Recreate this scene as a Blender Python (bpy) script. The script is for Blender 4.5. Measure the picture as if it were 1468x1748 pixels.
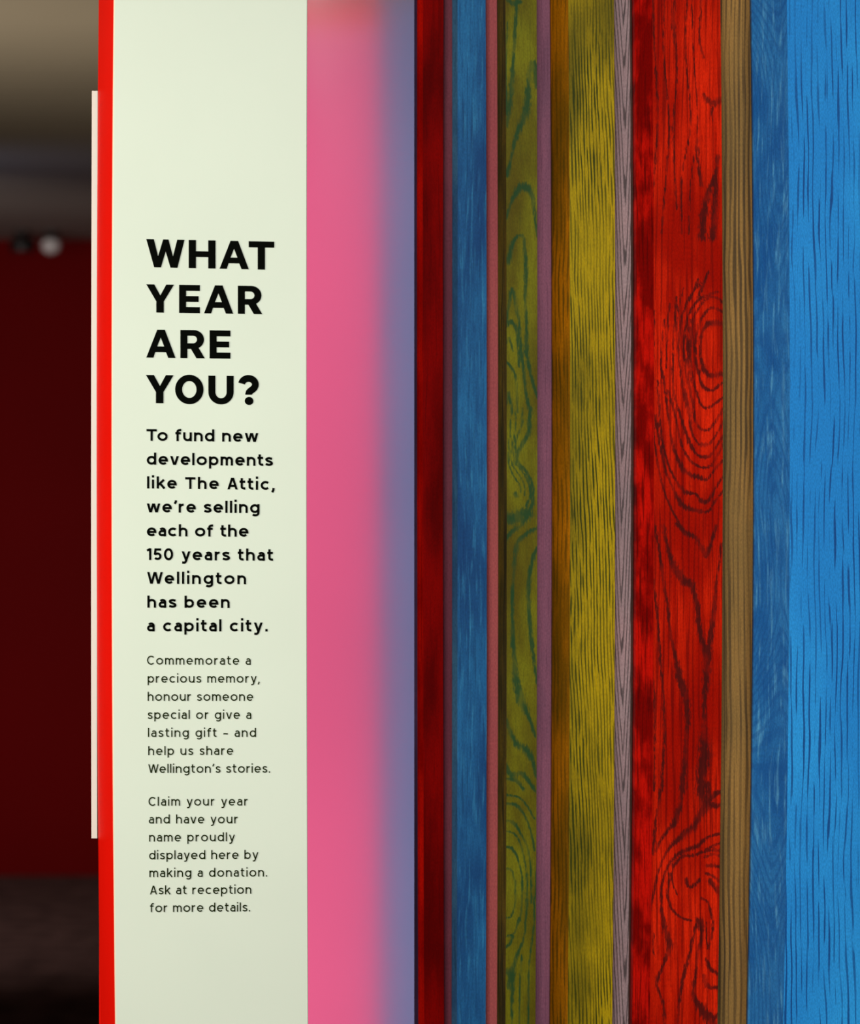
import bpy, math, random
import numpy as np
from mathutils import Vector
random.seed(7)
D = bpy.data
S = bpy.context.scene
for o in list(D.objects): D.objects.remove(o, do_unlink=True)

# ------------------------------------------------------------------ camera, world, lights
F = 6000.0            # focal length in pixels of a 1468 x 1748 frame
CX, HY, CH = 734.0, 800.0, 1.575   # principal column, horizon row, camera height (m)
cam = D.cameras.new('camera'); co = D.objects.new('camera', cam); S.collection.objects.link(co)
co.location = (0, 0, CH); co.rotation_euler = (math.pi/2, 0, 0)
cam.sensor_fit = 'VERTICAL'; cam.sensor_height = 36; cam.sensor_width = 36*1468/1748
cam.lens = F/1748*36
cam.shift_y = -(874-HY)/1748
cam.clip_start = 0.05; cam.clip_end = 60
cam.dof.use_dof = True; cam.dof.focus_distance = 2.75; cam.dof.aperture_fstop = 10.0
S.camera = co
S.view_settings.view_transform = 'Standard'; S.view_settings.look = 'None'
S.view_settings.exposure = 0.0; S.view_settings.gamma = 1.0; S.view_settings.use_curve_mapping = False
w = D.worlds.new('world'); S.world = w; w.use_nodes = True
w.node_tree.nodes['Background'].inputs[0].default_value = (0.9, 0.9, 1, 1)
w.node_tree.nodes['Background'].inputs[1].default_value = 0.0

def area(name, loc, target, size, power, color, size_y=None, spread=180):
    l = D.lights.new(name, 'AREA'); l.energy = power; l.color = color; l.spread = math.radians(spread)
    l.size = size
    if size_y: l.shape = 'RECTANGLE'; l.size_y = size_y
    o = D.objects.new(name, l); S.collection.objects.link(o); o.location = loc
    o.rotation_euler = (Vector(target)-Vector(loc)).to_track_quat('-Z', 'Y').to_euler()
    return o
def spot(name, loc, target, power, color, angle, blend=1.0, radius=0.1):
    l = D.lights.new(name, 'SPOT'); l.energy = power; l.color = color
    l.spot_size = math.radians(angle); l.spot_blend = blend; l.shadow_soft_size = radius
    o = D.objects.new(name, l); S.collection.objects.link(o); o.location = loc
    o.rotation_euler = (Vector(target)-Vector(loc)).to_track_quat('-Z', 'Y').to_euler()
    return o
area('display_light', (-0.15, 0.45, 2.40), (0.05, 2.8, 1.4), 0.4, 9, (1.0, 0.985, 0.96), 0.08, 120)  # unseen fill lamp added to soften shadows beside the planks
area('display_light', (0.95, 0.8, 1.7), (0.1, 2.8, 1.5), 0.35, 6, (1.0, 0.985, 0.96), 1.5, 120)
area('display_light', (-0.58, 0.6, 1.7), (0.05, 2.8, 1.5), 0.4, 5, (1.0, 0.985, 0.96), 1.5, 120)  # unseen left fill added to lift the recessed strips
area('side_light', (-1.5, 1.9, 1.75), (-0.25, 2.8, 1.5), 0.35, 8, (1.0, 0.93, 0.84), 1.0, 90)
area('unseen_wall_fill', (-0.15, 0.45, 2.42), (-0.05, -0.7, 1.55), 1.7, 8.2, (1.0, 0.95, 0.97), 0.08, 130)  # unseen fill added to brighten the boards the satin panel reflects
area('unseen_floor_fill', (-0.15, 0.45, 0.06), (-0.05, -0.7, 1.15), 1.7, 10.6, (1.0, 0.95, 0.97), 0.08, 130)  # second unseen fill, added low to even out the reflected boards
spot('warm_ceiling_light', (-1.25, 6.6, 0.9), (-0.9, 7.3, 2.46), 85, (1.0, 0.82, 0.56), 150, 1.0, 0.3)
spot('blue_ceiling_light', (-1.7, 9.9, 1.75), (-1.3, 10.3, 2.46), 3.6, (0.60, 0.66, 1.0), 130, 1.0, 0.1)
area('far_room_light', (-2.0, 10.2, 1.8), (-1.4, 13.6, 0.6), 1.2, 14, (1.0, 0.85, 0.8), 1.2, 110)

# ------------------------------------------------------------------ helpers
def px2w(px, py, Y): return ((px-CX)/F*Y, Y, CH-(py-HY)/F*Y)
def link(o, parent=None):
    S.collection.objects.link(o)
    if parent: o.parent = parent
    return o
def mesh_obj(name, verts, faces, mats, parent=None, mat_idx=None, label=None, attrs=None, smooth=False):
    me = D.meshes.new(name); me.from_pydata([tuple(v) for v in verts], [], faces)
    for m in (mats if isinstance(mats, (list, tuple)) else [mats]): me.materials.append(m)
    if mat_idx is not None: me.polygons.foreach_set('material_index', mat_idx)
    if attrs:
        for k, a in attrs.items():
            at = me.attributes.new(k, 'FLOAT', 'POINT'); at.data.foreach_set('value', np.asarray(a, dtype=np.float32))
    if smooth: me.polygons.foreach_set('use_smooth', [True]*len(me.polygons))
    me.update()
    o = D.objects.new(name, me); link(o, parent)
    if label: o['label'] = label
    return o
def box(name, x0, x1, y0, y1, z0, z1, mat, parent=None, label=None, bevel=0.0):
    v = [(x0,y0,z0),(x1,y0,z0),(x1,y1,z0),(x0,y1,z0),(x0,y0,z1),(x1,y0,z1),(x1,y1,z1),(x0,y1,z1)]
    f = [(0,3,2,1),(4,5,6,7),(0,1,5,4),(1,2,6,5),(2,3,7,6),(3,0,4,7)]
    o = mesh_obj(name, v, f, mat, parent, label=label)
    if bevel:
        m = o.modifiers.new('bevel', 'BEVEL'); m.width = bevel; m.segments = 2
    return o
def struct(o): o['kind'] = 'structure'; return o
def thing(name, label, cat, loc=(0,0,0)):
    o = D.objects.new(name, None); S.collection.objects.link(o); o.location = loc
    o['label'] = label; o['category'] = cat; o['kind'] = 'thing'; return o
def reparent(o, p):   # keep world place (p has only a translation)
    o.parent = p; o.location = Vector(o.location)-p.location

# ------------------------------------------------------------------ materials
class NT:
    def __init__(s, name):
        s.m = D.materials.new(name); s.m.use_nodes = True; s.t = s.m.node_tree
        s.b = s.t.nodes['Principled BSDF']
    def n(s, typ, **kw):
        nd = s.t.nodes.new(typ)
        for k, v in kw.items(): setattr(nd, k, v)
        return nd
    def l(s, a, b): s.t.links.new(a, b)
    def put(s, inp, v):
        if isinstance(v, bpy.types.NodeSocket): s.l(v, inp)
        else: inp.default_value = v
    def math(s, op, a, b=0.0, c=None, clamp=False):
        nd = s.n('ShaderNodeMath', operation=op, use_clamp=clamp)
        s.put(nd.inputs[0], a); s.put(nd.inputs[1], b)
        if c is not None: s.put(nd.inputs[2], c)
        return nd.outputs[0]
    def step(s, v, lo, hi, a=0.0, b=1.0):
        nd = s.n('ShaderNodeMapRange', interpolation_type='SMOOTHSTEP')
        for i, q in enumerate((v, lo, hi, a, b)): s.put(nd.inputs[i], q)
        return nd.outputs[0]
    def mix(s, f, a, b, mode='MIX'):
        nd = s.n('ShaderNodeMix', data_type='RGBA', blend_type=mode)
        s.put(nd.inputs[0], f); s.put(nd.inputs[6], a); s.put(nd.inputs[7], b)
        return nd.outputs[2]
    def noise(s, vec, scale=1.0, detail=2.0, rough=0.5, dist=0.0):
        nd = s.n('ShaderNodeTexNoise')
        s.l(vec, nd.inputs['Vector']); nd.inputs['Scale'].default_value = scale
        nd.inputs['Detail'].default_value = detail; nd.inputs['Roughness'].default_value = rough
        nd.inputs['Distortion'].default_value = dist
        return nd.outputs['Fac']
    def vec(s, x, y, z):
        nd = s.n('ShaderNodeCombineXYZ')
        for i, q in enumerate((x, y, z)): s.put(nd.inputs[i], q)
        return nd.outputs[0]
def c4(c): return (c[0], c[1], c[2], 1.0)
def srgb(r, g, b):
    f = lambda v: (v/255/12.92) if v/255 <= 0.04045 else ((v/255+0.055)/1.055)**2.4
    return (f(r), f(g), f(b), 1.0)
def plain(name, col, rough=0.5, var=0.06, vscale=3.0, bump=0.0, bscale=300, metallic=0.0, spec=0.5):
    t = NT(name); tc = t.n('ShaderNodeTexCoord').outputs['Object']
    n = t.noise(tc, vscale, 3)
    f = t.step(n, 0.3, 0.7, 1-var, 1+var)
    k = t.n('ShaderNodeVectorMath', operation='SCALE'); k.inputs[0].default_value = col[:3]; t.l(f, k.inputs['Scale'])
    t.l(k.outputs[0], t.b.inputs['Base Color'])
    t.b.inputs['Roughness'].default_value = rough; t.b.inputs['Metallic'].default_value = metallic
    t.b.inputs['Specular IOR Level'].default_value = spec
    if bump:
        b = t.n('ShaderNodeBump'); b.inputs['Strength'].default_value = bump; b.inputs['Distance'].default_value = 0.002
        t.l(t.noise(tc, bscale, 4), b.inputs['Height']); t.l(b.outputs[0], t.b.inputs['Normal'])
    return t.m

def wood(name, light, dark, pore, vein=None, px=260, pz=34, plo=0.56, phi=0.66, pstr=0.8, slant=0.0, wav=0.004,
         fx=900, fz=60, fstr=0.35, cx=14, cz=5, clo=0.35, chi=0.65, ring=None, ringf=1.0, rlo=0.5, rhi=0.9,
         veinrough=0.5, rough=0.55, s2=None, col_f=0, col_w=0.3, seed=0.0, bump=0.15, edge=None, hi=None, spec=0.08):
    """stained open-grain timber: colour clouds, long pores, optional growth rings (ring attribute) and traced veins (vein attribute)"""
    t = NT(name); tc = t.n('ShaderNodeTexCoord').outputs['Object']
    sp = t.n('ShaderNodeSeparateXYZ'); t.l(tc, sp.inputs[0]); x, y, z = sp.outputs
    wob = t.noise(t.vec(t.math('MULTIPLY', x, 12), seed, t.math('MULTIPLY', z, 5)), 1, 2)
    xx = t.math('ADD', x, t.math('MULTIPLY', t.math('SUBTRACT', wob, 0.5), wav*2))
    if slant: xx = t.math('ADD', xx, t.math('MULTIPLY', z, slant))
    # clouds
    cl = t.noise(t.vec(t.math('MULTIPLY', xx, cx), seed+3, t.math('MULTIPLY', z, cz)), 1, 4, 0.55)
    fine = t.noise(t.vec(t.math('MULTIPLY', xx, fx), seed+9, t.math('MULTIPLY', z, fz)), 1, 2, 0.6)
    base = t.mix(t.step(cl, clo, chi), light, dark)
    if hi is not None:
        hn = t.noise(t.vec(t.math('MULTIPLY', xx, 420), seed+21, t.math('MULTIPLY', z, 26)), 1, 3)
        base = t.mix(t.step(hn, 0.5, 0.75, 0, 0.8), base, hi)
    base = t.mix(t.step(fine, 0.45, 0.7, 0, fstr), base, dark)
    if s2:
        sn = t.noise(t.vec(t.math('MULTIPLY', xx, s2[0]), seed+41, t.math('MULTIPLY', z, s2[1])), 1, 3, 0.6)
        base = t.mix(t.step(sn, s2[2], s2[3], 0, s2[4]), base, dark)
    # pores
    pn = t.noise(t.vec(t.math('MULTIPLY', xx, px*3.0), seed+5, t.math('MULTIPLY', z, pz)), 1, 1.5, 0.5)
    big = t.noise(t.vec(t.math('MULTIPLY', xx, 30), seed+7, t.math('MULTIPLY', z, 7)), 1, 2)
    if col_f:
        wb2 = t.noise(t.vec(t.math('MULTIPLY', xx, 45), seed+51, t.math('MULTIPLY', z, 7)), 1, 2)
        ph2 = t.math('ADD', t.math('MULTIPLY', xx, col_f), t.math('MULTIPLY', wb2, 2.2))
        cv = t.math('MULTIPLY', t.math('SINE', t.math('MULTIPLY', ph2, 6.2832)), 0.5*col_w)
        pn = t.math('ADD', pn, cv)
    pm = t.step(pn, plo, phi)
    pm = t.math('MULTIPLY', pm, t.step(big, 0.25, 0.6, 0.35, 1.0))
    h = pm
    col = t.mix(t.math('MULTIPLY', pm, pstr), base, pore)
    mot = t.noise(t.vec(t.math('MULTIPLY', x, 1300), seed+61, t.math('MULTIPLY', z, 420)), 1, 2, 0.6)
    col = t.mix(1.0, col, t.step(mot, 0.3, 0.7, 0.82, 1.12), 'MULTIPLY')
    jag = t.noise(t.vec(t.math('MULTIPLY', x, 700), seed+2, t.math('MULTIPLY', z, 160)), 1, 3, 0.6)
    if ring:
        a = t.n('ShaderNodeAttribute', attribute_name='ring').outputs['Fac']
        ph = t.math('ADD', t.math('MULTIPLY', a, ringf), t.math('MULTIPLY', cl, 1.2))
        wv = t.math('MULTIPLY_ADD', t.math('SINE', t.math('MULTIPLY', ph, 6.2832)), 0.5, 0.5)
        wv = t.math('ADD', wv, t.math('MULTIPLY', t.math('SUBTRACT', jag, 0.5), 0.7))
        rm = t.step(wv, rlo, rhi)
        col = t.mix(t.math('MULTIPLY', rm, ring), col, vein if vein is not None else pore); h = t.math('MAXIMUM', h, rm)
    elif vein is not None:
        a = t.n('ShaderNodeAttribute', attribute_name='vein').outputs['Fac']
        v = t.math('ADD', a, t.math('MULTIPLY', t.math('SUBTRACT', jag, 0.5), veinrough*9))
        vm = t.step(v, 0.5, 1.8, 1.0, 0.0)
        brk = t.noise(t.vec(t.math('MULTIPLY', x, 90), seed+31, t.math('MULTIPLY', z, 40)), 1, 3)
        vm = t.math('MULTIPLY', vm, t.step(brk, 0.3, 0.55, 0.45, 1.0))
        col = t.mix(t.math('MULTIPLY', vm, 0.88), col, vein); h = t.math('MAXIMUM', h, vm)
    t.l(col, t.b.inputs['Base Color'])
    t.b.inputs['Roughness'].default_value = rough; t.b.inputs['Specular IOR Level'].default_value = spec
    b = t.n('ShaderNodeBump', invert=True); b.inputs['Strength'].default_value = bump; b.inputs['Distance'].default_value = 0.0008
    t.l(h, b.inputs['Height']); t.l(b.outputs[0], t.b.inputs['Normal'])
    return t.m

# ------------------------------------------------------------------ the room
ZC = 2.46
SPLIT = 0.41        # where unseen pink and lavender, painted for the panel's reflection, meet
m_back = plain('deep_red_paint', srgb(110, 0, 2), 0.8, 0.1, 0.7, spec=0.1)
m_ceil = plain('ceiling_paint', srgb(150, 145, 138), 0.8, 0.05, 1.0)
m_carpet = plain('dark_carpet', srgb(86, 66, 62), 1.0, 0.35, 9.0, 0.8, 260, spec=0.05)
m_side = plain('side_wall_paint', srgb(70, 60, 62), 0.8)
m_lav = plain('lavender_paint', srgb(120, 136, 182), 0.7, 0.03)
m_pink = plain('pink_paint', srgb(255, 100, 150), 0.7, 0.02)
m_redstrip = plain('reflected_red_paint', srgb(250, 40, 50), 0.5)
struct(box('floor', -3.3, 2.9, -0.9, 13.8, -0.1, 0, m_carpet))
struct(box('ceiling', -3.3, 2.9, -0.9, 13.8, ZC, ZC+0.1, m_ceil))
struct(box('wall_back', -3.3, 2.9, 13.6, 13.8, 0, ZC, m_back))
struct(box('wall_left', -3.3, -3.2, -0.7, 13.6, 0, ZC, m_side))
struct(box('wall_right', 2.8, 2.9, -0.7, 13.6, 0, ZC, m_side))
struct(box('wall_front', -3.3, 2.9, -0.9, -0.7, 0, ZC, m_lav))
struct(box('reflected_board_1', -1.8, SPLIT, -0.7, -0.68, 0, ZC-0.06, m_pink))  # unseen pink board added for the satin panel to reflect
struct(box('reflected_board_2', -1.8, SPLIT, -0.7, -0.67, ZC-0.06, ZC, m_redstrip))  # unseen red strip added to redden the top of the reflection
struct(box('wall_partition', -0.17, 2.8, 3.3, 3.4, 0, ZC, m_side))

# ------------------------------------------------------------------ planks
def bow(e):           # edge given as pixel columns at rows 0, 874, 1748 -> quadratic
    if not isinstance(e, (tuple, list)): e = (e, e, e)
    a, b, c = e
    def f(py):
        u = (py-874)/874
        u = max(-1.3, min(1.3, u))
        return b + (c-a)/2*u + ((a+c)/2-b)*u*u
    return f
def pydist(P, X, Z):
    """P: list of (x,y,width) ; distance of grid points to the polyline divided by local half width"""
    best = np.full(X.shape, 9.0)
    for (x0, y0, w0), (x1, y1, w1) in zip(P[:-1], P[1:]):
        dx, dy = x1-x0, y1-y0; L = dx*dx+dy*dy+1e-9
        t = np.clip(((X-x0)*dx+(Z-y0)*dy)/L, 0, 1)
        d = np.hypot(X-(x0+t*dx), Z-(y0+t*dy))
        best = np.minimum(best, d/(w0+t*(w1-w0)))
    return best
def smooth_line(pts, n=5):
    """Catmull-Rom through (x, y, w)"""
    p = [np.array(q, float) for q in pts]
    if len(p) < 3: return p
    p = [2*p[0]-p[1]] + p + [2*p[-1]-p[-2]]
    out = []
    for i in range(1, len(p)-2):
        for k in range(n):
            t = k/n
            out.append(0.5*((2*p[i])+(-p[i-1]+p[i+1])*t+(2*p[i-1]-5*p[i]+4*p[i+1]-p[i+2])*t*t+(-p[i-1]+3*p[i]-3*p[i+1]+p[i+2])*t**3))
    out.append(p[-2]); return out
def plank(left, right, Y, mats, parent, label, chamfer=0, cdepth=0.03, rchamfer=0, thick=0.09, step=24, ccols=None, ring=None, veins=None, soft=2.5):
    """plank standing floor to ceiling. left/right: front outline; chamfer: pixels of sloped left arris; mats: [front, arris, body, right arris]"""
    fl, fr = bow(left), bow(right)
    zt, zb = ZC, 0.0
    pyT = HY-(zt-CH)*F/Y; pyB = HY-(zb-CH)*F/Y
    ccols = 0 if not chamfer else (ccols or 1)
    rows = [pyT] + list(np.arange(-24, 1748+25, step)) + [pyB]
    cols_n = max(1, int(round((fr(874)-fl(874)-chamfer-rchamfer)/step)))
    ncol = cols_n+1
    V = []; PX = []; PY = []
    prof_len = 0
    for py in rows:
        L, R = fl(py), fr(py)
        a = L+chamfer; b = R-rchamfer
        Yc = Y+cdepth
        prof = []
        z = CH-(py-HY)/F*Y
        # left arris back edge seen at column L
        for k in range(ccols):
            q = k/ccols; yq = Yc+(Y-Yc)*q; uq = L+chamfer*q
            prof.append(((uq-CX)/F*yq, yq, uq))
        for k in range(ncol):
            u = a+(b-a)*k/(ncol-1); prof.append(((u-CX)/F*Y, Y, u))
        if rchamfer: prof.append(((R-CX)/F*(Y+0.012), Y+0.012, R))
        xl = prof[0][0]; xr = prof[-1][0]
        prof.append((xr, Y+thick, R)); prof = [(xl, Y+thick, L)] + prof
        for (x, yy, u) in prof: V.append((x, yy, z)); PX.append(u); PY.append(py)
        prof_len = len(prof)
    Fc = []; MI = []
    for r in range(len(rows)-1):
        for k in range(prof_len-1):
            i = r*prof_len+k; Fc.append((i, i+prof_len, i+prof_len+1, i+1))
            first_front = 1+ccols
            if k == 0: MI.append(2)
            elif k < first_front: MI.append(1)
            elif k < first_front+ncol-1: MI.append(0)
            elif rchamfer and k == first_front+ncol-1: MI.append(3)
            else: MI.append(2)
        i = r*prof_len; Fc.append((i+prof_len-1, i+2*prof_len-1, i+prof_len, i)); MI.append(2)
    n = len(rows)
    Fc.append(tuple(range(prof_len))); MI.append(2)
    Fc.append(tuple(reversed(range((n-1)*prof_len, n*prof_len)))); MI.append(2)
    at = {}
    PX = np.array(PX); PY = np.array(PY)
    if ring: at['ring'] = ring(PX, PY)
    if veins is not None:
        d = np.full(PX.shape, 9.0)
        for v in veins: d = np.minimum(d, pydist(smooth_line(v), PX, PY))
        at['vein'] = np.minimum(d, 4)
    mats = list(mats)
    while len(mats) < 4: mats.append(mats[0])
    # top view orientation: from_pydata faces run outward for the front
    return mesh_obj('plank', V, Fc, mats, parent, MI, label, at)

wall = thing('plank_wall', 'wall of upright stained oak planks in red, blue, green, yellow and grey', 'wall panelling', (0.25, 3.0, 0))
def P(l, r, Y, mats, **k):
    o = plank(l, r, Y, mats, None, **k); reparent(o, wall); return o

m_purpledark = wood('plum_gap_shade', srgb(70, 46, 78), srgb(46, 28, 52), srgb(40, 24, 44), pstr=0.3, rough=0.6)  # shadow of the gap put in as dark plum colour
m_dred = wood('dark_red_stain', srgb(124, 2, 0), srgb(82, 0, 0), srgb(60, 2, 2), px=200, pz=10, pstr=0.35, cx=30, cz=7, fstr=0.3, seed=1.0, spec=0.015)
m_dred_e = wood('red_arris_lit', srgb(220, 26, 6), srgb(160, 8, 2), srgb(110, 4, 2), px=160, pz=8, pstr=0.4, cx=30, cz=10, seed=2.0, spec=0.015)  # light on the left arris put into a brighter red copy
m_mauve1 = wood('mauve_lit_oak', srgb(126, 64, 76), srgb(110, 54, 68), srgb(84, 40, 54), pstr=0.3, fstr=0.3, seed=3.0)  # pink light on plain wood put into the colour as mauve
m_blue1 = wood('deep_blue_stain', srgb(32, 108, 158), srgb(16, 68, 118), srgb(12, 48, 92), px=240, pz=18, pstr=0.55, cx=30, cz=7, fstr=0.5, seed=4.0, plo=0.54, phi=0.72, hi=srgb(50, 134, 176))
m_blue1e = wood('blue_arris_lit', srgb(66, 134, 168), srgb(44, 104, 146), srgb(18, 60, 100), px=240, pz=18, pstr=0.4, cx=40, cz=10, seed=4.5)  # lighter blue copy, light on the left arris is in the colour
m_mauve2 = wood('rose_lit_oak', srgb(190, 98, 94), srgb(174, 86, 90), srgb(130, 60, 72), px=300, pz=12, pstr=0.3, fstr=0.25, cz=4, seed=5.0)  # pink light on the recessed wood painted as rose
m_green = wood('moss_green_stain', srgb(116, 120, 10), srgb(80, 74, 0), srgb(64, 80, 20), srgb(14, 66, 34), px=240, pz=26, pstr=0.35, plo=0.55, phi=0.75, fstr=0.4, cx=26, cz=9, seed=6.0, veinrough=0.42)
m_greene = wood('green_arris_stain', srgb(124, 110, 20), srgb(74, 68, 8), srgb(36, 42, 6), px=420, pz=9, pstr=0.8, plo=0.48, phi=0.62, cx=60, cz=9, seed=7.0)
m_mauve3 = wood('violet_lit_oak', srgb(156, 100, 122), srgb(128, 88, 108), srgb(84, 52, 76), px=360, pz=16, pstr=0.4, fstr=0.4, cx=20, cz=5, seed=8.0)  # purplish pink light painted into the wood colour
m_yellow = wood('yellow_stain', srgb(150, 132, 0), srgb(92, 84, 0), srgb(34, 46, 0), px=260, pz=36, pstr=0.95, col_f=390, col_w=0.34, plo=0.51, phi=0.64, slant=0.03, cx=18, cz=6, fstr=0.3, seed=9.0, clo=0.4, chi=0.66)
m_yellowe = wood('amber_arris_stain', srgb(164, 104, 0), srgb(104, 72, 0), srgb(66, 54, 6), px=260, pz=30, pstr=0.75, col_f=330, plo=0.5, phi=0.66, cx=40, cz=8, seed=10.0)
m_grey = wood('grey_oak', srgb(184, 168, 166), srgb(160, 146, 146), srgb(128, 116, 116), srgb(70, 68, 66), px=420, pz=14, pstr=0.4, fstr=0.3, ring=0.85, ringf=1, rlo=0.62, rhi=0.98, cx=30, cz=6, seed=11.0)
m_greye = wood('pale_oak_edge', srgb(166, 138, 122), srgb(130, 108, 92), srgb(92, 78, 66), px=500, pz=8, pstr=0.6, seed=12.0)
m_red = wood('scarlet_stain', srgb(194, 34, 6), srgb(134, 10, 0), srgb(84, 6, 4), srgb(48, 14, 12), px=190, pz=11, pstr=0.7, col_f=210, col_w=0.22, plo=0.50, phi=0.68, fstr=0.5, s2=(170, 6, 0.42, 0.66, 0.85), cx=16, cz=7, seed=13.0, veinrough=0.5, wav=0.003, spec=0.015)
m_rede = wood('crimson_arris_stain', srgb(172, 14, 6), srgb(104, 2, 2), srgb(60, 2, 4), px=230, pz=24, pstr=0.75, plo=0.5, phi=0.66, cx=60, cz=22, fstr=0.5, seed=14.0, clo=0.4, chi=0.6, spec=0.015)
m_brown = wood('natural_brown_oak', srgb(158, 122, 60), srgb(130, 104, 54), srgb(70, 56, 34), px=200, pz=3.2, pstr=0.9, col_f=250, plo=0.47, phi=0.62, fx=1100, fz=30, fstr=0.45, cx=16, cz=5, seed=15.0, wav=0.002)
m_blue2 = wood('bright_blue_stain', srgb(36, 142, 206), srgb(24, 118, 186), srgb(6, 52, 112), px=170, pz=18, pstr=0.85, col_f=225, col_w=0.5, plo=0.665, phi=0.76, fx=800, fz=70, fstr=0.3, cx=8, cz=4, seed=16.0, wav=0.005)
m_blue2e = wood('blue_side_shade_grain', srgb(34, 100, 152), srgb(18, 76, 132), srgb(12, 62, 118), srgb(14, 66, 122), px=200, pz=40, pstr=0.4, plo=0.5, phi=0.7, fx=500, fz=60, fstr=0.5, cx=40, cz=14, seed=17.0, wav=0.01, hi=srgb(74, 140, 176), ring=0.42, ringf=1, rlo=0.45, rhi=1.0)  # blue darkened to paint shade on the left arris

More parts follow.
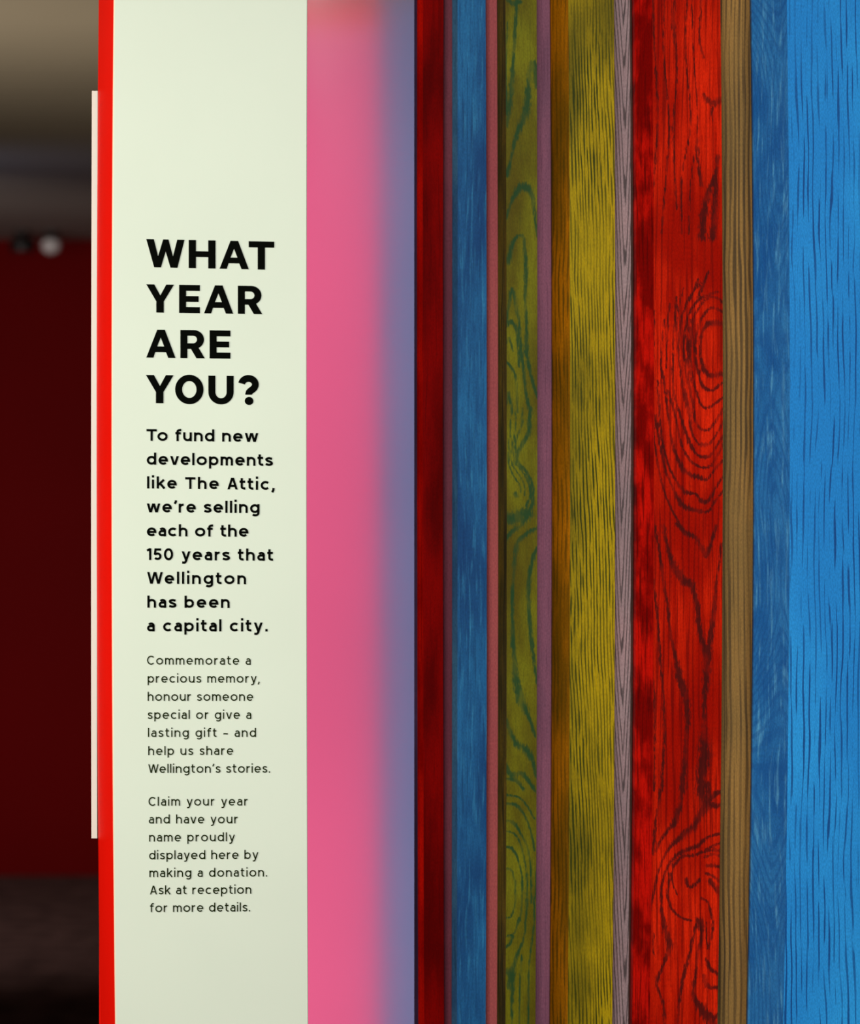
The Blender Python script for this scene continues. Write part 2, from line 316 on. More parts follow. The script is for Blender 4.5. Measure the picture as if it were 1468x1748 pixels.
def W(pts, ox, oy, s, w=2.6):
    return [(ox+p[0]/s, oy+p[1]/s, (p[2] if len(p) > 2 else w)) for p in pts]
A, B, C_ = 1030, 3.352, 3.191
def r6(*p, w=2.4): return W(p, A, 500, B, w)
def r5(*p, w=2.6): return W(p, A, 900, B, w)
def r8(*p, w=2.4): return W(p, A, 1348, B, w)
def r4(*p, w=2.4): return W(p, A, 0, B, w)
red_veins = [
 r6((690,178),(650,172,4),(600,178,4),(565,230),(555,330,1.8),(570,420,3),(600,465,4),(640,470,4),(690,455,3)),
 r6((690,112),(620,85),(570,130),(540,200,1.8),(525,300,2.4),(530,400),(556,500),(575,540,3),(620,560),(660,530),(690,512), w=2),
 r6((690,62),(650,30),(600,30),(550,80),(510,170),(495,300,3),(500,420),(530,560),(560,640),(590,660),(630,640),(690,595), w=1.8),
 r6((650,-6),(560,30),(500,100),(470,200),(460,330),(480,480),(510,620),(530,740),(560,780),(600,782),(640,740),(690,660), w=1.9),
 r6((560,-60),(490,30),(448,150),(430,300),(440,450),(462,560,3),(492,690,3),(505,790),(540,860),(580,868,3),(620,850),(690,735), w=1.7),
 r6((400,350),(400,550),(440,700),(490,850,3),(530,920),(580,940,3),(620,920),(690,808), w=1.8),
 r6((372,560),(410,700),(440,850),(490,950),(540,990),(590,1000),(630,970),(690,862), w=1.8),
 r6((340,450),(370,700),(400,880),(450,1000,3.5),(500,1040,3),(560,1060,3.5),(590,1070),(630,1020),(690,950), w=1.8),
 r6((310,500),(330,800),(370,980),(420,1080),(470,1140,3),(530,1150),(560,1190,3),(600,1190,3),(640,1120),(690,1045), w=1.7),
 r6((295,700),(345,980),(400,1120),(450,1210,4),(510,1240,3),(560,1250,3),(600,1250),(640,1190),(690,1125), w=1.7),
 r6((265,650),(315,1000),(365,1180),(440,1330), w=1.6),
 r6((500,150),(480,300),(482,420),(510,520), w=1.1), r6((350,150),(330,350),(335,520), w=1.3), r6((290,100),(285,330),(280,520), w=1.6),
 r6((380,60),(365,250),(360,430), w=1.4), r6((420,20),(405,180),(398,330), w=1.4), r6((460,-30),(430,100),(415,240), w=1.2),
 r6((540,-80),(520,-20),(480,60), w=1.6), r6((600,-120),(570,-40),(540,30), w=2.0),
 r5((420,-20),(480,38,4),(530,60,3),(570,130,4),(590,155,4),(620,80),(645,-10), w=2.4),
 r5((345,-10),(372,130,2.5),(410,230,5),(450,295,6),(500,330,6),(522,380,4),(540,480,3.5),(552,600,4),(575,680,4),(592,780,6),(588,880,5),(577,1000,3),(577,1120,3),(575,1200,7),(580,1300,9),(565,1400,8),(560,1520,7)),
 r5((676,90),(660,240),(642,350),(632,500,3.5),(612,620,4),(600,720,5),(592,850,4), w=2.0),
 r5((295,-10),(330,200),(350,350),(370,480),(390,640),(420,780,3.5),(440,870,6),(470,980,5),(482,1100,4),(475,1200,3),(465,1350,4),(452,1510,5), w=2.2),
 r5((250,50),(275,250),(300,420),(315,600),(330,800),(345,1000),(350,1200),(340,1350),(335,1510), w=2.0),
 r5((255,500),(270,750),(290,950),(295,1200),(290,1510), w=1.6),
 r5((225,200),(235,600),(235,900),(225,1300), w=1.2),
 r8((325,0),(318,80),(300,180),(290,280),(280,370), w=2),
 r8((452,0),(440,80,3.5),(410,180,4),(370,230),(330,290),(300,350), w=2.4),
 r8((552,-10,6),(565,100,5),(520,210,5),(470,250,5),(400,310,3),(350,380),(310,480),(290,580),(265,700),(250,830), w=1.8),
 r8((690,85),(640,95,4),(600,80,5),(575,125,5)), r8((690,10),(640,25,4),(610,60,3)), r8((600,-40,3),(600,30,4),(590,90,4)),
 r8((690,250),(600,270),(540,320,3),(440,360,3),(380,420),(340,520),(330,650),(350,780,3.5),(375,870,5),(372,930,4),(340,1010),(308,1090,3),(315,1150),(345,1240),(350,1360), w=2),
 r8((690,352),(600,348),(520,375),(450,385),(400,440), w=2.2), r8((690,300),(630,320),(580,350), w=2),
 r8((690,385),(630,372),(580,385), w=2), r8((690,445),(630,435),(590,435), w=2.6), r8((690,620),(640,560),(605,520), w=4), r8((680,540),(620,490),(590,480), w=2),
 r8((475,510),(480,545),(505,558),(535,530),(548,515), w=2.4),
 r8((380,480),(368,600),(390,680),(440,730),(500,748), w=1.8), r8((400,430),(395,520),(420,600), w=1.2),
 r8((560,620),(600,650),(625,750),(622,830),(600,910), w=1.8), r8((590,760),(588,860),(600,900), w=1.4),
 r8((530,770),(510,860),(490,950),(460,1060,3),(440,1180),(425,1360), w=2.2),
 r8((565,740),(560,860),(540,940),(530,1050),(515,1180,3),(560,1250,6),(620,1330,9)), r8((540,740),(556,800), w=3),
 r8((590,970),(620,1035,3),(690,1062)), r8((575,1060),(585,1110,3),(620,1135,3),(690,1120)), r8((640,1300,5),(690,1270,5)),
 r8((290,820),(285,900),(296,960), w=1.2),
 r4((575,545,3),(600,580,4),(630,590,4),(690,570,5)), r4((640,590,2),(620,640,2),(625,690,1)),
 r4((655,890),(640,1000,3),(600,1100,4),(575,1220,5),(565,1360,5)), r4((645,1000,2),(640,1150,4),(635,1260,5),(620,1360,5)),
 r4((540,800),(545,950),(560,1060,3), w=2), r4((280,0),(300,400),(310,700),(290,1000),(260,1341), w=1.6),
 r4((350,0),(345,300),(375,700),(360,1000),(330,1341), w=1.4), r4((410,0),(400,120,3),(420,400),(400,760),(420,1200), w=1.4),
 r4((480,-10),(470,300),(500,700),(450,1000),(450,1341), w=1.3), r4((505,0),(520,380),(540,700),(500,1050),(490,1341), w=1.2), r4((560,-10),(550,220),(575,330), w=1.6),
]
g3 = lambda *p, w=2.2: W(p, 640, 0, C_, w)
g6 = lambda *p, w=2.2: W(p, 640, 400, C_, w)
g5 = lambda *p, w=2.2: W(p, 640, 700, C_, w)
g7 = lambda *p, w=2.2: W(p, 640, 1000, C_, w)
g8 = lambda *p, w=1.5: W(p, 640, 1348, C_, w)
green_veins = [
 g3((775,-20),(765,150,2.6),(755,300),(745,450,4),(735,580,3),(718,690)), g3((720,0),(760,20,4),(790,10,3)),
 g3((885,470,4),(870,360,5),(852,345,3),(838,440,3.5),(830,560,5),(812,640,5),(780,710,4),(755,800),(735,890),(718,950,4)),
 g3((885,1290),(868,1150),(852,1050,4),(820,1020,6),(780,1035,5),(745,1100),(712,1190)),
 g3((720,120),(712,400),(715,620), w=1.4),
 g6((725,150,4),(750,50,3),(780,8),(808,15),(816,80),(822,200,3),(818,350),(826,500),(826,640,3),(848,760),(885,890)),
 g6((715,470),(735,350),(748,300,3),(762,350,3),(780,450),(790,560),(805,700),(820,850),(845,970)),
 g6((712,510),(740,475,3),(768,520),(780,620),(786,720), w=1.8), g6((708,690),(740,720),(770,800),(775,970), w=1.8), g6((720,920),(730,860),(748,970), w=1.8),
 g6((712,600),(730,560),(752,640), w=1.4),
 g5((850,-10),(842,60,3),(835,130,3),(800,190,3),(780,240),(782,290),(820,330),(852,390),(862,450),(852,530),(800,620,3),(750,660,3),(715,700,3)),
 g5((803,-10),(800,80),(770,160),(762,230),(765,290),(800,330),(838,400),(845,470),(820,530), w=1.6),
 g5((770,0),(765,100),(745,200),(745,290),(780,345),(815,410),(815,470), w=1.2), g5((745,0),(735,120),(725,260),(750,350),(790,410),(795,450), w=1.2),
 g5((740,590,8),(790,580,10),(830,560,9)), g5((766,455,3),(770,470,3)),
 g5((885,640),(830,670,3),(782,712,3),(765,780,3),(755,900),(750,1050),(746,1290)),
 g5((885,750),(862,800,3),(842,900,3),(836,1050,3),(846,1200),(862,1290)),
 g7((750,-10),(748,100),(755,300),(762,450,4),(775,550,6),(802,640,6),(840,720,3),(872,820,2)),
 g7((835,-10),(840,150,3),(850,280,2.6),(865,400),(885,530)),
 g7((712,720),(740,800,3),(770,860,4),(820,890,5),(860,960,3),(878,1040)),
 g7((712,970),(740,1030,4),(800,1020,3),(840,1070,3),(878,1125)), g7((712,1050),(770,1062,3),(810,1110), w=2),
 g8((708,28),(780,40),(830,90),(868,160)), g8((708,75),(770,85,2.4),(820,150),(855,250),(870,330)),
 g8((708,165),(760,185,2.4),(800,250),(835,330),(850,450),(852,620)), g8((708,225),(760,240),(790,290),(815,380),(828,500),(822,700)),
 g8((708,310),(745,320,2.2),(780,380),(800,480),(802,600),(790,720)), g8((708,430),(745,440),(765,520),(765,620),(740,690),(708,700)),
 g8((708,800),(760,780),(785,700)), g8((885,380),(872,600),(862,780),(840,950),(835,1290), w=1.4),
 g8((830,600),(812,800),(775,900,2.4),(752,1000,3),(745,1290)), g8((708,1000,4),(745,990,5),(728,1080,3)), g8((800,900),(790,1050),(785,1290), w=1.3),
 g8((708,860),(735,840),(752,800), w=2),
]
def grey_ring(px, py):
    z = py + 18*np.sin(py/97.0)
    return z/95.0 + np.abs(px-1064-3*np.sin(py/210.0))/5.2

P(700, (716,716,716), 3.20, [m_purpledark]*3, label='added dark plum strip for the shade in the gap beside the pink panel')
P((712,712,714), (757,756,758), 2.93, [m_dred, m_dred_e, m_dred], chamfer=10, cdepth=0.012, label='dark red stained narrow plank')
P((748,748,748), (776,776,776), 2.943, [m_mauve1]*3, label='thin recessed plank, plum tint painting pink light')
P((772,772,771), (829,831,829), 2.91, [m_blue1, m_blue1e, m_blue1], chamfer=9, cdepth=0.01, label='deep blue stained plank')
P((822,822,822), (855,855,855), 2.922, [m_mauve2]*3, label='thin recessed plank, dusty rose tint painting pink light')
P((849,851,849), (916,917,914), 2.88, [m_green, m_greene, m_greene], chamfer=14, cdepth=0.02, step=3, veins=green_veins, label='moss green stained plank with swirling dark green grain')
P((908,908,908), (946,946,946), 2.895, [m_mauve3]*3, label='thin recessed plank, dusky violet tint painting pink light')
P((940,943,939), (1048,1050,1045), 2.85, [m_yellow, m_yellowe, m_yellowe], chamfer=30, cdepth=0.022, label='yellow stained plank with short dark grain strokes')
P((1040,1040,1036), (1084,1086,1081), 2.865, [m_grey, m_grey, m_greye, m_greye], rchamfer=9, step=4, ring=grey_ring, label='narrow silver grey plank with arched grain')
P((1083,1086,1079), (1229.5,1233.5,1224.5), 2.80, [m_red, m_rede, m_rede], chamfer=30, cdepth=0.03, step=3, veins=red_veins, label='bright red stained plank with oval knot rings')
P((1222,1222,1218), (1290,1292,1286), 2.82, [m_brown]*3, label='unpainted brown oak plank with straight grain')
def bl_ring(px, py):
    c = 1326+9*np.sin(py/140.0)
    sgn = np.sin(py/230.0+0.6)
    return py/60.0 + sgn*3.4*np.sqrt(((px-c)/20.0)**2+0.15) + 1.2*np.sin(py/61.0)
P((1283,1288,1277), (1520,1530,1515), 2.77, [m_blue2, m_blue2e, m_blue2e], chamfer=60, cdepth=0.035, step=8, ccols=12, ring=bl_ring, label='wide bright blue stained plank with long dark grain strokes')
# the panelling goes on to the right of the frame
P(1512, 1560, 2.80, [m_brown]*3, label='brown oak plank right of the wide blue plank')
P(1556, 1720, 2.74, [m_yellow, m_yellowe, m_yellowe], chamfer=26, cdepth=0.03, label='second yellow plank right of the wide blue plank')
P(1715, 1760, 2.82, [m_mauve3]*3, label='violet plank at the right end')
P(1756, 1930, 2.75, [m_rede, m_rede, m_rede], chamfer=26, cdepth=0.03, label='crimson plank at the right end')

# ------------------------------------------------------------------ satin panel between pillar and planks
t = NT('satin_mirror_metal')
tc = t.n('ShaderNodeTexCoord').outputs['Object']
t.b.inputs['Base Color'].default_value = (0.93, 0.93, 0.95, 1); t.b.inputs['Metallic'].default_value = 1.0
t.l(t.step(t.noise(tc, 6, 2), 0.3, 0.7, 0.062, 0.070), t.b.inputs['Roughness'])
m_satin = t.m
Ys = 2.925
pn = box('satin_panel', -0.098, 0.0, 0, 0.02, 0, ZC, m_satin)
pn.location = ((707-CX)/F*Ys, Ys, 0); pn.rotation_euler = (0, 0, math.radians(4.0))
pn['label'] = 'tall smooth satin strip, pink fading to lavender, between the pale text pillar and the planks'
pn['category'] = 'panel'; pn['kind'] = 'thing'

# ------------------------------------------------------------------ the text pillar
TH = 0.162
Y0 = 2.70; X0 = (191-CX)/F*Y0
def on_face(px, py, off=0.0):
    """point of the pillar's front plane (moved off metres towards the viewer)"""
    s = (px-CX)/F            # X = s*Y ; Y = Y0 + TH*(X-X0) - off
    Y = (Y0-TH*X0-off)/(1-TH*s)
    return (s*Y, Y, CH-(py-HY)/F*Y)
m_pale = plain('pale_green_white_lacquer', srgb(198, 213, 193), 0.5, 0.015, 5.0, spec=0.3)
m_redp = plain('signal_red_lacquer', srgb(226, 14, 0), 0.5, 0.03, 4.0, spec=0.08)
m_cream = plain('cream_edge_highlight', srgb(205, 188, 160), 0.5)  # bevel highlight put into the edge as cream colour
m_ink = plain('black_print', srgb(5, 7, 4), 0.8, 0.1, spec=0.02)
m_ink2 = plain('dark_olive_print', srgb(26, 36, 10), 0.8, 0.1, spec=0.02)
m_whitep = plain('white_acrylic', srgb(196, 206, 192), 0.5, 0.02)
pil = thing('text_pillar', 'pale green white pillar with black text and a bright red side, left of the planks', 'pillar', (X0+0.07, Y0+0.09, 0))
bx, by = -TH/math.hypot(1, TH), 1/math.hypot(1, TH)        # backwards
def prism(name, ring_fn, mats, mi, label=None, parent=pil):
    rows = [None]+list(range(-46, 1800, 46))+['b']
    V = []; n = 0
    for r in rows:
        py = -23 if r is None else (1771 if r == 'b' else r)
        pts = ring_fn(py); n = len(pts)
        z = ZC if r is None else (0.0 if r == 'b' else None)
        for p in pts: V.append((p[0], p[1], (CH-(py-HY)/F*Y0) if z is None else z))
    Fc = []; MI = []
    for r in range(len(rows)-1):
        for k in range(n):
            a = r*n+k; b = r*n+(k+1) % n
            Fc.append((a, a+n, b+n, b)); MI.append(mi[k])
    Fc.append(tuple(range(n))); Fc.append(tuple(reversed(range((len(rows)-1)*n, len(rows)*n)))); MI += [0, 0]
    o = mesh_obj(name, V, Fc, mats, parent, MI, label)
    if parent: o.location = -parent.location
    return o
lf, rf = bow((194.5, 191, 197)), bow((524.5, 523.5, 526))
def ring_face(py):       # thin front board
    a = on_face(lf(py), py); b = on_face(rf(py), py)
    ch = 0.0007
    return [(a[0]+bx*0.004, a[1]+by*0.004), (a[0]+bx*ch, a[1]+by*ch), (a[0]+ch, a[1]+TH*ch), (b[0]-ch*0.6, b[1]-TH*ch), (b[0], b[1]+ch), (b[0]+bx*0.004, b[1]+by*0.004)]
def ring_body(py):
    a = on_face(lf(py)-0.4, py); b = on_face(rf(py)-1, py)
    s, e = 0.004, 0.175
    return [(a[0]+bx*e, a[1]+by*e), (a[0]+bx*s, a[1]+by*s), (b[0]+bx*s, b[1]+by*s), (b[0]+bx*e, b[1]+by*e)]
face = prism('sign_face', ring_face, [m_pale, m_cream], [1, 1, 0, 0, 0, 0], label='pale green white front board')
body = prism('pillar_body', ring_body, [m_redp, m_pale], [0, 0, 0, 0], label='bright red side')
# white plate whose edge shows left of the red side
Yp = 2.876
px0, px1 = -0.0, 0.0
def plate():
    V = []; rows = list(np.linspace(155, 1431, 16))
    for py in rows:
        f = bow((157.5, 155.5, 157)) ; L = f(py); R = L+9.8
        z = CH-(py-HY)/F*Yp
        xl = (L-CX)/F*Yp; xr = (R-CX)/F*Yp
        V += [(xl, Yp, z), (xr, Yp, z), (xr, Yp+0.05, z), (xl, Yp+0.05, z)]
    Fc = []
    for r in range(len(rows)-1):
        for k in range(4):
            a = r*4+k; b = r*4+(k+1) % 4
            Fc.append((a, a+4, b+4, b))
    Fc += [(0, 1, 2, 3), tuple(reversed(range(len(V)-4, len(V))))]
    o = mesh_obj('side_plate', V, Fc, m_whitep, pil, label='thin white plate standing off the red side')
    o.location = -pil.location
plate()
bb = box('back_board', -0.2715, -0.16, 2.885, 2.93, 0, ZC, m_redp); reparent(bb, pil)

# ---- lettering
def poly_mesh_from_curve(cu):
    o = D.objects.new('tmp', cu); S.collection.objects.link(o)
    dg = bpy.context.evaluated_depsgraph_get(); dg.update()
    me = D.meshes.new_from_object(o.evaluated_get(dg))
    v = [tuple(q.co) for q in me.vertices]; f = [tuple(p.vertices) for p in me.polygons]
    D.objects.remove(o, do_unlink=True); D.meshes.remove(me)
    return v, f
def put_text(name, verts, faces, fn, mat):
    P3 = [on_face(*fn(v[0], v[1]), 0.0004) for v in verts]
    # make faces look at the viewer
    out = []
    for f in faces:
        a, b, c = (Vector(P3[i]) for i in f[:3])
        out.append(f if (b-a).cross(c-a).y < 0 else tuple(reversed(f)))
    o = mesh_obj(name, P3, out, mat, face)
    return o
def ell(cx, cy, rx, ry, a0, a1, n=20):
    return [(cx+rx*math.cos(math.radians(a0+(a1-a0)*i/n)), cy+ry*math.sin(math.radians(a0+(a1-a0)*i/n))) for i in range(n+1)]
def ribbon(pts, w):
    L = []; R = []
    for i, p in enumerate(pts):
        a = pts[max(0, i-1)]; b = pts[min(len(pts)-1, i+1)]
        d = Vector((b[0]-a[0], b[1]-a[1])).normalized()
        L.append((p[0]-d.y*w/2, p[1]+d.x*w/2)); R.append((p[0]+d.y*w/2, p[1]-d.x*w/2))
    return L+R[::-1]
GL = {
 'W': [[(0,1),(.27,1),(.42,.40),(.60,1),(.79,1),(.95,.40),(1.10,1),(1.36,1),(1.11,0),(.86,0),(.69,.57),(.52,0),(.28,0)]],
 'H': [[(0,0),(0,1),(.26,1),(.26,.605),(.695,.605),(.695,1),(.955,1),(.955,0),(.695,0),(.695,.40),(.26,.40),(.26,0)]],
 'A': [[(0,0),(.39,1),(.66,1),(1.04,0),(.78,0),(.70,.20),(.32,.20),(.255,0)], [(.39,.405),(.514,.72),(.635,.405)]],
 'T': [[(0,1),(.91,1),(.91,.785),(.58,.785),(.58,0),(.32,0),(.32,.785),(0,.785)]],
 'Y': [[(0,1),(.285,1),(.50,.61),(.71,1),(.985,1),(.625,.40),(.625,0),(.355,0),(.355,.40)]],
 'E': [[(0,0),(0,1),(.74,1),(.74,.79),(.25,.79),(.25,.605),(.695,.605),(.695,.40),(.25,.40),(.25,.215),(.74,.215),(.74,0)]],
 'R': [[(0,0),(0,1),(.48,1)]+ell(.48,.665,.36,.335,90,-62,18)+[(.87,0),(.57,0),(.375,.33),(.25,.33),(.25,0)],
       [(.25,.53),(.25,.80),(.45,.80)]+ell(.45,.665,.14,.135,90,-90,12)],
 'O': [ell(.5,.5,.505,.525,0,360,40)[:-1], ell(.5,.5,.255,.30,0,360,32)[:-1]],
 'U': [[(0,1),(.25,1)]+ell(.45,.42,.20,.22,180,360,18)+[(.65,1),(.90,1)]+ell(.45,.42,.45,.44,0,-180,28)],
 '?': [ribbon(ell(.365,.70,.245,.215,172,0,16)+[(.605,.655),(.575,.59),(.515,.53),(.44,.475),(.385,.42),(.372,.36),(.372,.335)], .245), ell(.385,.115,.155,.145,0,360,24)[:-1]],
}
def heading(word, xs, base0, slope, top_px=48.0):
    cu = D.curves.new('c', 'CURVE'); cu.dimensions = '2D'; cu.fill_mode = 'BOTH'
    for ch, x in zip(word, xs):
        for c in GL[ch]:
            s = cu.splines.new('POLY'); s.points.add(len(c)-1); s.use_cyclic_u = True
            for i, p in enumerate(c): s.points[i].co = (x+p[0]*top_px, p[1]*top_px, 0, 1)
    v, f = poly_mesh_from_curve(cu)
    put_text('heading_line', v, f, lambda u, vv: (u, base0+slope*(u-250)-vv), m_ink)
K = 4.5875
for word, xs, b, sl in (('WHAT', (228,560,802,1030), 456.0, 0.021), ('YEAR', (228,485,680,945), 533.2, 0.016),
                        ('ARE', (228,495,724), 610.4, 0.013), ('YOU?', (225,455,714,948), 688.0, 0.011)):
    heading(word, [200+x/K for x in xs], b, sl)
def mribbon(pts, w):
    """flat ribbon of width w with mitred joins"""
    n = len(pts); L = []; R = []
    if pts[0] == 'D':      # diagonal leg with level ends
        (x0, y0), (x1, y1) = pts[1:]
        hw = w*0.5*math.hypot(x1-x0, y1-y0)/abs(y1-y0)
        return [(x0-hw, y0), (x0+hw, y0), (x1+hw, y1), (x1-hw, y1)], [(0, 1, 2, 3)]
    for i, p in enumerate(pts):
        a = Vector(pts[i])-Vector(pts[i-1]) if i else None
        b = Vector(pts[i+1])-Vector(pts[i]) if i < n-1 else None
        if a is not None: a.normalize()
        if b is not None: b.normalize()
        d = (a if b is None else b if a is None else (a+b).normalized())
        k = 1.0
        if a is not None and b is not None: k = min(1.5, 1/max(0.2, d.dot(b)))
        nx, ny = -d.y*w/2*k, d.x*w/2*k
        L.append((p[0]+nx, p[1]+ny)); R.append((p[0]-nx, p[1]-ny))
    V = []; Fc = []
    for l, r in zip(L, R): V += [l, r]
    for i in range(n-1): Fc.append((2*i, 2*i+1, 2*i+3, 2*i+2))
    return V, Fc
def sm(pts, n=4): return [tuple(q[:2]) for q in smooth_line([(a, b, 1) for a, b in pts], n)]
def glyph(c, w):
    """centre lines of one letter in cap heights, and its outer width"""
    h = w/2; X = 0.76; T = X-h; A = 1.04
    if c == 'o': return [ell(.40, .38, .40-h, .38-h, 0, 360, 28)], .80
    if c == 'e': return [[(h+.01, .375), (.75-h, .375)]+ell(.38, .38, .37-h, .38-h, 2, 316, 24)], .75
    if c == 'c': return [ell(.38, .38, .38-h, .38-h, 46, 314, 22)], .68
    if c == 'a': return [[(.60-h, 0), (.60-h, .48)]+ell(.32, .48, .28-h, .28-h, 8, 150, 12), [(.60-h, .445), (.27, .445)]+ell(.26, (.445+h)/2, .26-h, (.445-h)/2, 95, 270, 12)+sm([(.36, h+.01), (.50, .09), (.60-h, .2)])], .60
    if c == 'd': return [ell(.37, .38, .37-h, .38-h, 0, 360, 26), [(.74-h, 0), (.74-h, A)]], .74
    if c == 'b': return [ell(.37, .38, .37-h, .38-h, 0, 360, 26), [(h, 0), (h, A)]], .74
    if c == 'p': return [ell(.37, .38, .37-h, .38-h, 0, 360, 26), [(h, -.28), (h, X)]], .74
    if c == 'g': return [ell(.37, .38, .37-h, .38-h, 0, 360, 26), [(.74-h, X), (.74-h, 0)]+ell(.40, 0, .34-h, .29-h, -6, -140, 12)], .74
    if c in 'nh': return [[(h, 0), (h, X if c == 'n' else A)], ell(.34, .42, .34-h, .34-h, 180, 0, 14)+[(.68-h, 0)]], .68
    if c == 'm': return [[(h, 0), (h, X)], ell(.29, .44, .29-h, .32-h, 180, 0, 12)+[(.58-h, 0)], ell(.87-w, .44, .29-h, .32-h, 180, 0, 12)+[(1.16-w-h, 0)]], 1.16-w
    if c == 'u': return [[(.68-h, X), (.68-h, 0)], [(h, X)]+ell(.34, .34, .34-h, .34-h, 180, 360, 14)], .68
    if c == 'r': return [[(h, 0), (h, X)], ell(.34, .40, .34-h, .36-h, 175, 78, 8)], .42
    if c == 't': return [[(.17, .98), (.17, .24)]+ell(.37, .24, .20, .24-h, 185, 275, 8)+[(.44, h+.01)], [(0, T+.01), (.43, T+.01)]], .45
    if c == 'f': return [[(.17, 0), (.17, .82)]+ell(.37, .82, .20, A-.82-h, 178, 80, 8)+[(.45, A-h)], [(0, T+.01), (.42, T+.01)]], .44
    if c == 'i': return [[(h, 0), (h, X)], [(h, .93), (h, .93+w*1.05)]], w
    if c == 'l': return [[(h, 0), (h, A)]], w
    if c == 's': return [sm([(.52, .61), (.42, T-.03), (.30, T), (.15, T-.04), (.09, .55), (.17, .44), (.30, .385), (.44, .32), (.505, .21), (.44, h+.04), (.29, h), (.15, h+.03), (.04, .16)])], .56
    if c == 'k': return [[(h, 0), (h, A)], [(.56, X), (h+.02, .29)], [(.25, .46), (.60, 0)]], .62
    if c == 'v': return [['D', (h*1.1, X), (.35-h*.2, 0)], ['D', (.70-h*1.1, X), (.35+h*.2, 0)]], .70
    if c == 'w': return [['D', (h*1.1, X), (.30-h*.1, 0)], ['D', (.525-h*.2, X), (.30+h*.1, 0)], ['D', (.525+h*.2, X), (.75-h*.1, 0)], ['D', (1.05-h*1.1, X), (.75+h*.1, 0)]], 1.05
    if c == 'y': return [['D', (h*1.1, X), (.37-h*.2, .02)], ['D', (.70-h*1.1, X), (.34, -.06)], sm([(.375, .02), (.31, -.13), (.22, -.24+h*.4), (.05, -.285+h)], 3)], .70
    if c == 'T': return [[(0, 1-h), (.78, 1-h)], [(.39, 0), (.39, 1)]], .78
    if c == 'A': return [['D', (h*1.1, 0), (.41-h*.2, 1)], ['D', (.82-h*1.1, 0), (.41+h*.2, 1)], [(.19, .30), (.63, .30)]], .82
    if c == 'W': return [['D', (h*1.1, 1), (.345-h*.1, 0)], ['D', (.61-h*.2, 1), (.345+h*.1, 0)], ['D', (.61+h*.2, 1), (.875-h*.1, 0)], ['D', (1.22-h*1.1, 1), (.875+h*.1, 0)]], 1.22
    if c == 'C': return [ell(.47, .5, .47-h, .52-h, 44, 316, 26)], .84
    if c == '1': return [[(0.03, .80), (.24, 1-h*.8), (.27, 1-h*.8)], [(.27, 0), (.27, 1)]], .27+h
    if c == '5': return [[(.56, 1-h), (.14, 1-h), (.10, .53)]+ell(.29, .325, .32-h, .325-h, 128, -145, 18)], .60
    if c == '0': return [ell(.36, .5, .36-h, .52-h, 0, 360, 28)], .72
    if c == ',': return [[(.14, w*.9), (.13, 0), (.04, -.20)]], .20
    if c == '.': return [[(h*1.1, 0), (h*1.1, w*1.1)]], w*1.1
    if c == '\u2019': return [[(.15, A), (.14, .92), (.05, .74)]], .19
    if c == '\u2013': return [[(0, .36), (.52, .36)]], .52
    raise ValueError(c)
PAIR = {'To': -.12, 'rm': 0, 'y,': -.08, 'r,': -.06, 'Te': -.1, 'ft': -.03, 'tt': -.02, 'wo': -.04, 'we': -.04, 'ye': -.05, 'yo': -.05, 'ay': -.03, 'ry': .0, 've': -.05, 'av': -.04, 'We': -.1, 'At': -.06}
def text_line(name, s, xl, xr, b0, b1, cap, mat, weight, KX=1.13):
    gl = []
    for c in s:
        if c == ' ': gl.append(None); continue
        st, wd = glyph(c, weight); h = weight/2
        gl.append(([[p if p == 'D' else (h+(p[0]-h)*KX, p[1]) for p in q] for q in st], weight+(wd-weight)*KX))
    def gap(a, b): return PAIR.get(a+b, 0)
    nat = sum(.30 if g is None else g[1] for g in gl) + sum(gap(a, b) for a, b in zip(s, s[1:]))
    track = ((xr-xl)/cap-nat)/(len(s)-1)
    V = []; Fc = []; x = 0
    for i, (c, g) in enumerate(zip(s, gl)):
        if g is None: x += .30+track
        else:
            for st in g[0]:
                v, f = mribbon([p if p == 'D' else (x+p[0], p[1]) for p in st], weight)
                n = len(V); V += v; Fc += [tuple(q+n for q in ff) for ff in f]
            x += g[1]+track
        if i+1 < len(s): x += gap(c, s[i+1])
    put_text(name, [(a, b, 0) for a, b in V], Fc, lambda a, c: (xl+a*cap, b0+(b1-b0)*a*cap/(xr-xl)-c*cap), mat)
    return track
LINES = [
 ('To fund new',250.3,441,752.4,754.5),('developments',250.5,465,793.2,795.4),('like The Attic,',251,468,833.7,836.4),
 ('we\u2019re selling',250.5,443,874.6,875.8),('each of the',250.5,424,915.4,916.3),('150 years that',250.5,466,955.9,957.3),
 ('Wellington',251,420,996.4,997.3),('has been',251.5,392,1037.4,1037.8),('a capital city.',251,457,1077.7,1077.9)]
for s, a, b, c, d in LINES:
    print('TRACK', s, text_line('intro_line', s, a, b, c, d, 20.0, m_ink, 0.195))
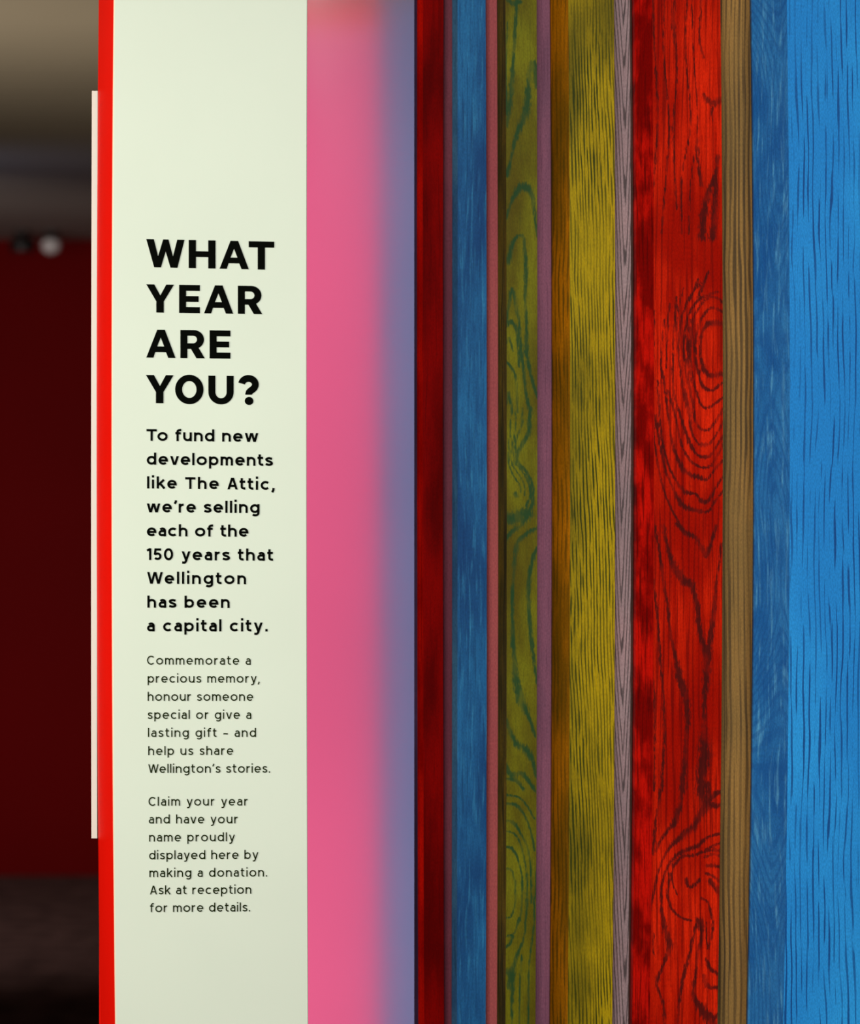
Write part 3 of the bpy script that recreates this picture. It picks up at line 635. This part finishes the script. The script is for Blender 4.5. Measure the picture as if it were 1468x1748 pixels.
SMALL = [
 ('Commemorate a',251,428,1134.4,1134.9),('precious memory,',252,443,1165.4,1165.4),('honour someone',252,432,1196.4,1196.4),
 ('special or give a',252,429,1227.3,1227.3),('lasting gift \u2013 and',252.5,437,1258,1258),('help us share',253,398,1289,1288.6),
 ('Wellington\u2019s stories.',253,461,1319.5,1319),
 ('Claim your year',253.5,423,1375.5,1375.1),('and have your',254,406,1405.8,1405.5),('name proudly',254.5,401,1436.6,1436.1),
 ('displayed here by',254.5,441,1467.1,1466.2),('making a donation.',255,456,1497.4,1496.3),('Ask at reception',256,429,1526.8,1525.7),
 ('for more details.',256,427,1557.1,1555.8)]
for s, a, b, c, d in SMALL:
    print('TRACK', s, text_line('small_text_line', s, a, b, c, d, 14.9, m_ink2, 0.14, 0.98))

# ------------------------------------------------------------------ lamps under the far ceiling
m_black = plain('black_metal', srgb(14, 12, 12), 0.5)
m_lampw = plain('white_lamp_glass', srgb(225, 225, 225), 0.4)
def lathe(name, prof, mat, parent=None, n=24):
    V = []; Fc = []
    for r, z in prof:
        for k in range(n):
            a = 2*math.pi*k/n; V.append((r*math.cos(a), r*math.sin(a), z))
    for i in range(len(prof)-1):
        for k in range(n):
            a = i*n+k; b = i*n+(k+1) % n; Fc.append((a, b, b+n, a+n))
    Fc.append(tuple(reversed(range(n)))); Fc.append(tuple(range((len(prof)-1)*n, len(prof)*n)))
    return mesh_obj(name, V, Fc, mat, parent, smooth=False)
def lamp(px, Yl, white):
    x = (px-CX)/F*Yl
    t = thing('globe_lamp' if white else 'spotlight', 'small white globe ceiling lamp above the dark red wall' if white else 'small black ceiling spotlight left of the white globe lamp', 'lamp', (x, Yl, ZC))
    lathe('mount', [(0.03,0),(0.03,-0.012),(0.012,-0.016),(0.012,-0.03)][::-1], m_black, t)
    if white: lathe('globe', [(0.008,-0.085),(0.028,-0.075),(0.036,-0.055),(0.030,-0.035),(0.012,-0.026)], m_lampw, t)
    else: lathe('spot_head', [(0.045,-0.075),(0.048,-0.05),(0.040,-0.03),(0.012,-0.022)], m_black, t)
lamp(87, 13.1, True); lamp(38, 13.1, False)
